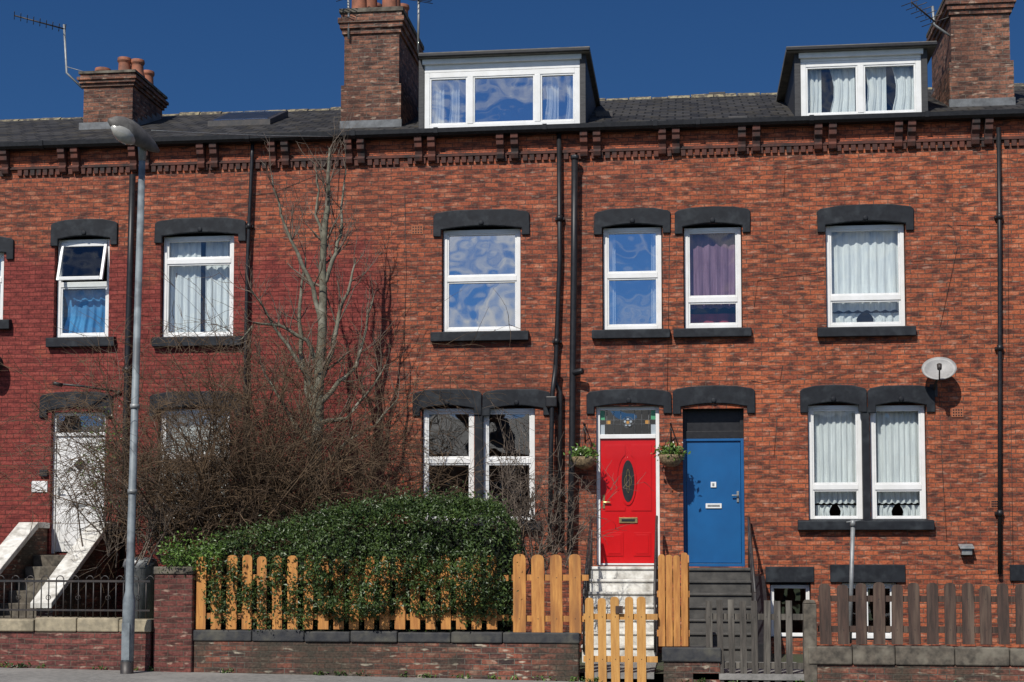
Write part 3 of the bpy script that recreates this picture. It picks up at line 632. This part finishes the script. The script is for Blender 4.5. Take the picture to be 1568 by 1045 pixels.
# ---------------------------------------------------------------- garden walls / fences
YF=-4.3
def wall(name,u0,u1,vt,vc,vb,kb,kc,y=YF,th=.24,over=.03):
    x0=P(u0,vc,y)[0]; x1=P(u1,vc,y)[0]; um=(u0+u1)/2; zc=P(um,vc,y)[1]; zt=P(um,vt,y)[1]
    mb=MB(); mb.box(x0,x1,y,y+th,-.3,zc,kb)
    x=x0
    while x<x1-.02:
        e=min(x+random.uniform(.55,1.0),x1)
        if x1-e<.3: e=x1
        j=random.uniform(-.018,.018); o2=random.uniform(-.014,.014)
        mb.box(x-(0.02 if x==x0 else 0),e-.008+(.02 if e==x1 else 0),y-over+o2,y+th+over,zc+.002,zt+j,kc); x=e
    mb.obj(name,None,.018); return x0,x1,zc,zt
wall('brick_garden_wall',-260,231,947,967,1030,'brickWr','ystone')
wall('brick_gate_pier',236,295,866,880,1030,'brickWr','stone',y=YF-.06,th=.45)
wall('stone_garden_wall',296,886,967,984,1045,'brickW','dstone')
wall('brick_garden_pier',1016,1103,992,1014,1050,'brickW','dstone')
wall('brick_garden_wall',1240,1800,992,1020,1050,'brickW','stone')
def picket(mb,x,w,z0,z1,y,k,th=.022,style='round',lean=0):
    z1+=random.uniform(-.02,.02); c=.35*w
    if style=='round': poly=[(x-w/2,z0),(x-w/2,z1-c),(x-w/2+c*.3,z1-c*.3),(x-w/2+c,z1),(x+w/2-c,z1),(x+w/2-c*.3,z1-c*.3),(x+w/2,z1-c),(x+w/2,z0)]
    else: poly=[(x-w/2,z0),(x-w/2,z1),(x+w/2,z1),(x+w/2,z0)]
    poly=[(a+lean*(b-z0),b) for a,b in poly]
    mb.prism(poly,y,y+th,k)
def fence(u0,u1,v0,v1,pitch,wpx,k,y,rails,style='round',v0b=None):
    mb=MB(); u=u0
    while u+wpx<=u1+2:
        t=(u-u0)/(u1-u0+1e-6); vt=v0+((v0b or v0)-v0)*t
        xa=P(u,v1,y)[0]; xb=P(u+wpx,v1,y)[0]; j=random.uniform(-.004,.004)
        picket(mb,(xa+xb)/2,(xb-xa)*random.uniform(.93,1.04),P(u,v1,y)[1],P(u,vt,y)[1],y+j,k,style=style,lean=random.uniform(-.014,.014)); u+=pitch
        for r in rails:
            z=P(u,r,y)[1]; xm=(xa+xb)/2
            mb.box(xm-.006,xm+.006,y+j-.003,y+j,z-.006,z+.006,'dmetal')
    for r in rails:
        x0=P(u0-3,r,y)[0]; x1=P(u1+3,r,y)[0]; z=P((u0+u1)/2,r,y)[1]; mb.box(x0,x1,y+.032,y+.075,z-.04,z+.04,k)
    return mb
fm=fence(299,775,852,964,23.5,15.5,'wood',YF+.03,[885,945]); fm2=fence(786,898,848,970,28.5,19,'wood',YF+.03,[885,948])
root=empty('wooden_picket_fence'); fm.obj('pickets_left',root,.003); fm2.obj('pickets_right',root,.003)
mb=fence(896,1004,914,1052,20,13.5,'woody',YF-.02,[945,1010])
q=P(948,934,YF-.05); mb.box(q[0]-.05,q[0]+.05,YF-.035,YF-.025,q[1]-.05,q[1]+.05,'greyw')
mb.obj('wooden_garden_gate',None,.003)
mb=MB()
for i,(u,v) in enumerate(((1008,850),(1019.5,852),(1031,850),(1043,848))):
    y=YF+.10; xa=P(u,900,y)[0]; xb=P(u+10.3,900,y)[0]; picket(mb,(xa+xb)/2,xb-xa,P(u,992,YF)[1]+.01,P(u,v,y)[1],y,'wood',style='round')
x0,x1,z0,z1=R(1006,1056,905,915,YF+.13); mb.box(x0,x1,YF+.125,YF+.17,z0,z1,'wood'); x0,x1,z0,z1=R(1006,1056,965,975,YF+.13); mb.box(x0,x1,YF+.125,YF+.17,z0,z1,'wood')
xb=P(1056,900,YF+.1)[0]
for i in range(8):
    yy=YF+.25+i*.17; mb.prismx([(yy,.1),(yy,1.62),(yy+.03,1.7),(yy+.11,1.7),(yy+.14,1.62),(yy+.14,.1)],xb-.03,xb-.005,'wood')
mb.obj('wooden_fence_panel',None,.003)
mb=fence(1082,1228,920,1060,17.5,10,'darkw',YF+.02,[945,1020],style='square')
mb.obj('weathered_garden_gate',None,.003)
mb=MB(); x0,x1,z0,z1=R(1231,1251,925,1060,YF); mb.box(x0,x1,YF-.02,YF+.2,z0,z1,'stone'); mb.prism([(x0,z1+.001),(x0+.03,z1+.05),(x1-.03,z1+.05),(x1,z1+.001)],YF-.02,YF+.2,'stone'); mb.obj('stone_gate_post',None,.012)
mb=fence(1256,1790,893,987,27.3,18,'greyw',YF+.06,[918,965],v0b=897); mb.obj('weathered_picket_fence',None,.003)
mb=MB(); y=YF+.1
x0,x1,z0,z1=R(-250,230,886,944,y)
mb.box(x0,x1,y-.012,y+.012,z1-.05,z1-.02,'dmetal'); mb.box(x0,x1,y-.012,y+.012,z0+.08,z0+.105,'dmetal')
x=x0; i=0
while x<x1:
    mb.tube([(x,y,z0-.02),(x,y,z1-.02)],.009,'dmetal',6)
    if i%2==0:
        mb.tube([(x+.055+.055*math.cos(t*math.pi/8),y,z1-.02+.06*math.sin(t*math.pi/8)) for t in range(9)],.008,'dmetal',5)
    if i%4==1: mb.tube([(x+.035*math.cos(t*math.pi/5),y-.012,z0+.27+.035*math.sin(t*math.pi/5)) for t in range(11)],.006,'dmetal',4)
    x+=.11; i+=1
mb.obj('iron_railings',recalc=False)
mb=MB(); a=P3(1306,806,-3.2); b=P3(1301,985,-3.2); mb.tube([b,a],.03,'metal',10); mb.tube([a,a+Vector((0,0,.09))],[.045,.03],'metal',10); mb.tube([P3(1296,800,-3.2),P3(1318,797,-3.2)],.012,'metal'); mb.obj('clothes_line_post')
mb=MB(); a=P3(215,870,-2.2); mb.tube([(a.x,a.y,.1),(a.x,a.y,a.z),(a.x,a.y,a.z+.03),(a.x,a.y,a.z+.14),(a.x,a.y,a.z+.17)],[.2,.24,.27,.24,.1],'metal',20); mb.obj('dustbin')
# ---------------------------------------------------------------- street lamp
mb=MB(); y=-4.75; g0=P3(194,1050,y); t=P3(218,236,y)
b1=g0+(t-g0)*.158; b2=g0+(t-g0)*.175
mb.tube([g0,b1,b2,t],[.085,.085,.056,.045],'lampcol',18)
mb.box(g0.x-.05,g0.x+.06,g0.y-.088,g0.y-.06,g0.z+.35,g0.z+.85,'lampcol')
mb.tube([g0-Vector((0,0,.1)),g0+Vector((0,0,.33))],[.09,.09],'dmetal',18)
for f in (.36,.52): q=g0+(t-g0)*f; mb.tube([q-Z*.03,q+Z*.03],[.066,.066],'metal',16)
p0=P3(243,232,y+.10); p1=P3(166,184,y-.55)
axd=(p1-p0)
mb.tube([t-Vector((0,0,.1)),t+Vector((0,0,.05)),t+Vector((0,-.04,.1))],[.05,.06,.05],'metal',14)
rs=[.03,.085,.115,.14,.16,.165,.15,.11,.03]
mb.tube([p0+axd*(i/8)+Z*.03*math.sin(i/8*3.14) for i in range(9)],rs,'lamphead',20,flat=.75)
side=axd.cross(Z).normalized(); nrm=axd.cross(side).normalized()
if nrm.z>0: nrm=-nrm
mb.tube([p0+axd*(.40+.5*i/6)+nrm*.05+Vector((0,-.03,0)) for i in range(7)],[.03,.10,.135,.145,.135,.10,.03],'lens',18,flat=.75)
mb.obj('street_lamp')
# ---------------------------------------------------------------- vegetation
rnd=random.Random(5)
def rv(): return Vector((rnd.gauss(0,1),rnd.gauss(0,1),rnd.gauss(0,1))).normalized()
RMIN=.0048
def grow(mb,p,d,L,r,lvl,mx,k,nch,wob=.25,up=.1,rat=.55,segs=5):
    pts=[p.copy()]; ds=[d.copy()]; rs=[r]
    for i in range(segs):
        d=(d+rv()*wob+Z*up).normalized(); p=p+d*(L/segs); pts.append(p.copy()); ds.append(d.copy()); rs.append(max(r*(1-.75*(i+1)/segs),.0022))
    mb.tube(pts,rs,k,3 if lvl>=1 else 5,cap=False)
    if lvl<mx:
        for c in range(nch[lvl]):
            i=rnd.randint(1,segs); t=pts[i]; dd=(ds[i]*.8+rv()*.75).normalized()
            grow(mb,t,dd,L*rat*rnd.uniform(.6,1.2),max(rs[i]*.65,RMIN),lvl+1,mx,k,nch,wob,up,rat,segs if lvl<1 else 4)
mb=MB(); TY=-1.6
def limb(pts,r0,r1,dy=0,k='bark',twn=10,L=.7):
    q=[P3(u,v,TY+dy*i/(len(pts)-1)) for i,(u,v) in enumerate(pts)]
    o=[]
    for a,b in zip(q,q[1:]):
        for s in range(3): o.append(a.lerp(b,s/3)+rv()*.02)
    o.append(q[-1]); n=len(o)
    rs=[r0+(r1-r0)*i/(n-1) for i in range(n)]; mb.tube(o,rs,k,8 if r0>.02 else 5,cap=False)
    for j in range(twn):
        i=rnd.randint(n//4,n-1); d=(o[min(i+1,n-1)]-o[i-1]).normalized()
        grow(mb,o[i],(d*.5+rv()*.8+Z*.35).normalized(),L*rnd.uniform(.5,1.2),max(rs[i]*.42,.009),1,2,'twig2',[0,4,3],.18,.15,.5,5)
limb([(479,830),(482,740),(487,640),(491,540),(494,440),(498,340),(503,285),(505,228)],.125,.018,0,twn=26,L=.65)
limb([(482,610),(470,575),(440,530),(415,490),(385,447)],.046,.012,-.5,twn=14)
limb([(486,660),(470,600),(462,540),(458,470),(462,430),(468,395)],.055,.012,.4,twn=13)
limb([(489,590),(507,540),(520,480),(538,430),(545,395)],.05,.012,.3,twn=14)
limb([(492,500),(478,440),(455,390),(430,330),(416,268)],.045,.011,-.3,twn=14)
limb([(494,440),(510,400),(520,360),(526,300),(530,262)],.042,.010,.3,twn=12)
limb([(489,560),(470,520),(430,500),(390,495),(370,520)],.04,.010,-.6,twn=13)
limb([(490,620),(520,585),(545,560),(560,500),(572,455)],.046,.011,.5,twn=13)
limb([(496,380),(485,330),(488,290),(482,250)],.030,.009,0,twn=10,L=.5)
limb([(488,650),(530,640),(565,600),(590,560)],.042,.010,.2,twn=12)
limb([(485,700),(450,650),(420,600),(400,560)],.045,.010,.0,twn=12)
limb([(485,720),(530,680),(575,650),(610,610)],.038,.009,.3,twn=12)
mb.obj('bare_tree',recalc=False)
mb=MB()
def shrub(mb,u,v,y,n,L,spread,nch,k,r=.014,up=-.02,wid=.5,dz=.3):
    for i in range(n):
        b=P3(u,v,y)+Vector((rnd.gauss(0,wid),rnd.gauss(0,wid*.5),rnd.uniform(-.1,dz)))
        d=Vector((rnd.gauss(0,spread),rnd.gauss(0,spread*.55),1)).normalized()
        grow(mb,b,d,L*rnd.uniform(.5,1.1),r,0,2,k,nch,.22,up,.42,6)
shrub(mb,385,850,-2.1,105,3.25,.50,[12,5],'twig',wid=.6,up=-.09,r=.018)
shrub(mb,300,850,-2.3,46,2.6,.5,[11,5],'twig',wid=.45,up=-.08,r=.016)
shrub(mb,475,850,-2.2,52,2.3,.55,[11,5],'twig',wid=.5,up=-.09,r=.016)
shrub(mb,225,860,-2.5,24,2.1,.4,[9,4],'twig2',wid=.3,up=-.05)
mb.obj('bare_shrub',recalc=False)
mb=MB(); shrub(mb,835,880,-2.6,24,1.6,.4,[8,4],'twig2',wid=.28,up=0,r=.012); shrub(mb,770,840,-2.8,14,1.1,.5,[7,3],'twig2',wid=.25,r=.01)
mb.obj('bare_shrub',recalc=False)
mb=MB()
c=P3(158,705,-1.9); pts=np.random.randn(420,3)*np.array([.17,.25,.38])+np.array(c); leaves(mb,pts,.03,'leaf2'); pts=np.random.randn(120,3)*np.array([.18,.25,.36])+np.array(c); leaves(mb,pts,.026,'flower')
shrub(mb,172,860,-1.9,14,2.4,.2,[7,3],'twig2',wid=.12,up=.02); mb.obj('flowering_shrub',recalc=False)
def hedge():
    mb=MB(); top=[(262,862),(300,845),(350,822),(430,805),(490,786),(560,770),(640,763),(720,764),(765,774),(788,804),(797,850),(800,900)]
    tx=[P(u,v,-3.9)[0] for u,v in top]; tz=[P(u,v,-3.9)[1] for u,v in top]
    X0,X1=tx[0],tx[-1]; n=460000
    x=np.random.uniform(X0,X1,n); y=np.random.uniform(-4.72,-3.0,n); z=np.random.uniform(.3,max(tz)+.1,n)
    def nz(x,y,z,s): return (np.sin(x*2.1*s+z*1.3*s+1)+np.sin(x*3.7*s-z*2.9*s+y*2*s)+np.sin(z*4.3*s+y*3.1*s+x*1.1*s)+np.sin(x*6.1*s+2)*.6)/3.6
    T=np.interp(x,tx,tz)+.07*nz(x,y,z,2.3)
    a=nz(x,y,z,1.5); b=nz(x,y,z,5)
    xl=P(425,900,YF)[0]; xl2=P(500,900,YF)[0]; k=np.clip((x-xl)/(xl2-xl),0,1); k=k*k*(3-2*k)
    xr=P(770,900,YF)[0]; k=k*np.clip((xr+.15-x)/.3,0,1)
    zb=P(600,958,YF)[1]; kz=np.clip((z-zb)/.28,0,1)
    yf=-4.15-.13*np.clip(b+a,0,1)-.36*k*kz*np.clip(1.0+.6*a+.4*b,0,1.25)
    yc=(-3.55)
    hy=np.where(y<yc,(yc-y)/(yc-yf),(y-yc)/.55)
    hz=(z-.9)/(T-.9)
    f=np.where(z>.9,(np.abs(hy)**3+np.clip(hz,0,9)**5),np.abs(hy)**3)
    f=f+.26*b+.10*nz(x,y,z,11)
    keep=(f<1.0)&(f>.64)&(z<T)&(y<-3.3)
    keep&=~((z<zb)&(np.random.rand(n)>.25))
    p=np.stack([x,y,z],1)[keep]; print('leaves',len(p))
    if len(p)>95000: p=p[:95000]
    leaves(mb,p,.026,'leaf')
    m=2600; xs=np.random.uniform(X0,X1,m); zt=np.interp(xs,tx,tz); p=np.stack([xs,np.random.uniform(-4.4,-3.6,m),zt+np.random.exponential(.05,m)-.02],1); leaves(mb,p,.022,'leaf')
    m=1100; xs=np.random.uniform(P(252,850,-4.2)[0],P(345,850,-4.2)[0],m); p=np.stack([xs,np.random.uniform(-4.5,-4.1,m),np.random.normal(P(290,850,-4.3)[1],.12,m)],1); leaves(mb,p,.028,'leaf2')
    for u,v in ((330,905),(338,930),(395,905),(420,885),(440,930),(400,945),(455,900),(465,940),(720,935),(745,915),(760,900),(358,880),(372,915),(330,870),(425,860)):
        c=P3(u,v,YF-.02); p=np.random.randn(200,3)*np.array([.08,.06,.11])+np.array(c); leaves(mb,p,.026,'leaf')
    for i in range(60):
        xx=rnd.uniform(X0+.8,X1-.15); tt=float(np.interp(xx,tx,tz)); mb.tube([(xx,-3.7,.2),(xx+rnd.uniform(-.2,.2),-3.7+rnd.uniform(-.3,.3),tt-.15)],[.02,.006],'twig',5,cap=False)
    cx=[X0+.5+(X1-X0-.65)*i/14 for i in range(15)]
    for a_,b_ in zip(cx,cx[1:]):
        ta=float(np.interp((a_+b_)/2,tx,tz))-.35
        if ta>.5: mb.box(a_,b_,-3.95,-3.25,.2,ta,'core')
    mb.obj('clipped_hedge',recalc=False)
hedge()
# ---------------------------------------------------------------- ground
def gz(x): return max(-.02,min(.14,-.014*(x+1.0)))
def sheet(name,y0,y1,off,k,x0=-60,x1=60,n=40):
    mb=MB(); xs=[x0+(x1-x0)*i/n for i in range(n+1)]
    for a,b in zip(xs,xs[1:]): mb.face([(a,y0,gz(a)+off),(b,y0,gz(b)+off),(b,y1,gz(b)+off),(a,y1,gz(a)+off)],k)
    return mb.obj(name,recalc=False)
mb=MB(); mb.face([(-1500,-1500,-.16),(1500,-1500,-.16),(1500,1500,-.16),(-1500,1500,-.16)],'grass'); mb.obj('ground',recalc=False)
sheet('road',-14.5,-6.9,-.13,'asphalt')
sheet('pavement',-6.75,YF+.05,0,'paving'); sheet('pavement',-17,-14.65,0,'paving')
for y0,y1 in ((-6.9,-6.75),(-14.65,-14.5)):
    mb=MB(); x=-60
    while x<60: mb.box(x,x+.9,y0,y1,gz(x)-.2,gz(x)+.004,'stone'); x+=.91
    mb.obj('kerb',None,.015)
mb=MB(); x=-50
while x<50: mb.box(x,x+2,-10.75,-10.65,gz(x)-.128,gz(x)-.122,'line'); x+=6
mb.obj('road_markings')
mb=MB()
for i in range(70):
    xx=rnd.uniform(-12,8); p=np.random.randn(14,3)*np.array([.05,.02,.02])+np.array([xx,YF-.03,gz(xx)+.03]); leaves(mb,p,.025,'leaf2' if i%3==0 else 'leaf')
mb.obj('pavement_weeds',recalc=False)
mb=MB(); mb.face([(-19,YF+.24,.1),(15,YF+.24,.1),(15,0,.1),(-19,0,.1)],'soil'); mb.obj('garden_soil',recalc=False)
mb=MB(); x0,x1,_,_=R(905,1004,950,960,-3); mb.box(x0,x1,YF,-2.15,.05,.13,'paving'); x0,x1,_,_=R(1060,1225,950,960,-3); mb.box(x0,x1,YF,-2.15,.05,.13,'paving'); mb.obj('garden_path')
for i in range(6):
    r=empty('brick_terraced_house'); a=-33+i*11; b=a+10.98; y=-46
    mb=MB(); mb.box(a,b,y-8,y,-.1,6.2,'vent'); mb.idx([(a,y+.3,6.1),(b,y+.3,6.1),(b,y-4,8.6),(a,y-4,8.6),(b,y-8.3,6.1),(a,y-8.3,6.1)],[(0,1,2,3),(3,2,4,5)],'dslate')
    for k in range(3):
        for z in (.9,3.7): mb.box(a+1+k*3.4,a+2.3+k*3.4,y,y+.05,z,z+1.5,'pvc'); mb.box(a+1.1+k*3.4,a+2.2+k*3.4,y+.05,y+.06,z+.1,z+1.4,'black')
    mb.box(a+.5,a+1.5,y-4.6,y-3.4,8,10,'vent'); mb.obj('house_body',r)
# ---------------------------------------------------------------- light
AZ=math.radians(20); EL=math.radians(45)
sd_=Vector((-math.sin(AZ)*math.cos(EL),-math.cos(AZ)*math.cos(EL),math.sin(EL)))
sun=bpy.data.lights.new('sun','SUN'); sun.energy=4.5; sun.angle=math.radians(.5); sun.color=(1,.955,.88)
so=bpy.data.objects.new('sun',sun); S.collection.objects.link(so); so.rotation_euler=sd_.to_track_quat('Z','Y').to_euler()
W=bpy.data.worlds.new('World'); S.world=W; W.use_nodes=True; N=W.node_tree.nodes; L=W.node_tree.links
bg=N['Background']; bg.inputs[1].default_value=.085
sk=N.new('ShaderNodeTexSky'); sk.sky_type='NISHITA'; sk.sun_disc=False; sk.sun_elevation=EL; sk.sun_rotation=math.radians(200)
sk.air_density=1.0; sk.dust_density=0.0; sk.ozone_density=4.0; sk.altitude=1500
tc=N.new('ShaderNodeTexCoord'); sp=N.new('ShaderNodeSeparateXYZ'); L.new(tc.outputs['Generated'],sp.inputs[0])
mpw=N.new('ShaderNodeMapping'); mpw.inputs['Scale'].default_value=(1,1,1.8); mpw.inputs['Rotation'].default_value=(0,.5,0); L.new(tc.outputs['Generated'],mpw.inputs[0])
n1=noise(N,L,mpw.outputs[0],9,6,.6,1.2)
south=rmp(N,L,sp.outputs[1],-.1,-.45)
k=math_(N,L,'MULTIPLY',rmp(N,L,n1,.45,.66),south)
tint=mixc(N,L,1.0,sk.outputs[0],(.36,.55,.80),'MULTIPLY')
deep=mixc(N,L,rmp(N,L,sp.outputs[2],.25,.42),(.30,1.05,2.75),(.15,.66,2.05))
col=mixc(N,L,.75,tint,deep)
col=mixc(N,L,south,col,mixc(N,L,1.0,sk.outputs[0],(.42,.68,1.0),'MULTIPLY'))
col=mixc(N,L,k,col,(9.5,9.8,10.4)); L.new(col,bg.inputs[0])
S.view_settings.view_transform='Standard'; S.view_settings.look='None'; S.view_settings.exposure=0; S.view_settings.gamma=1
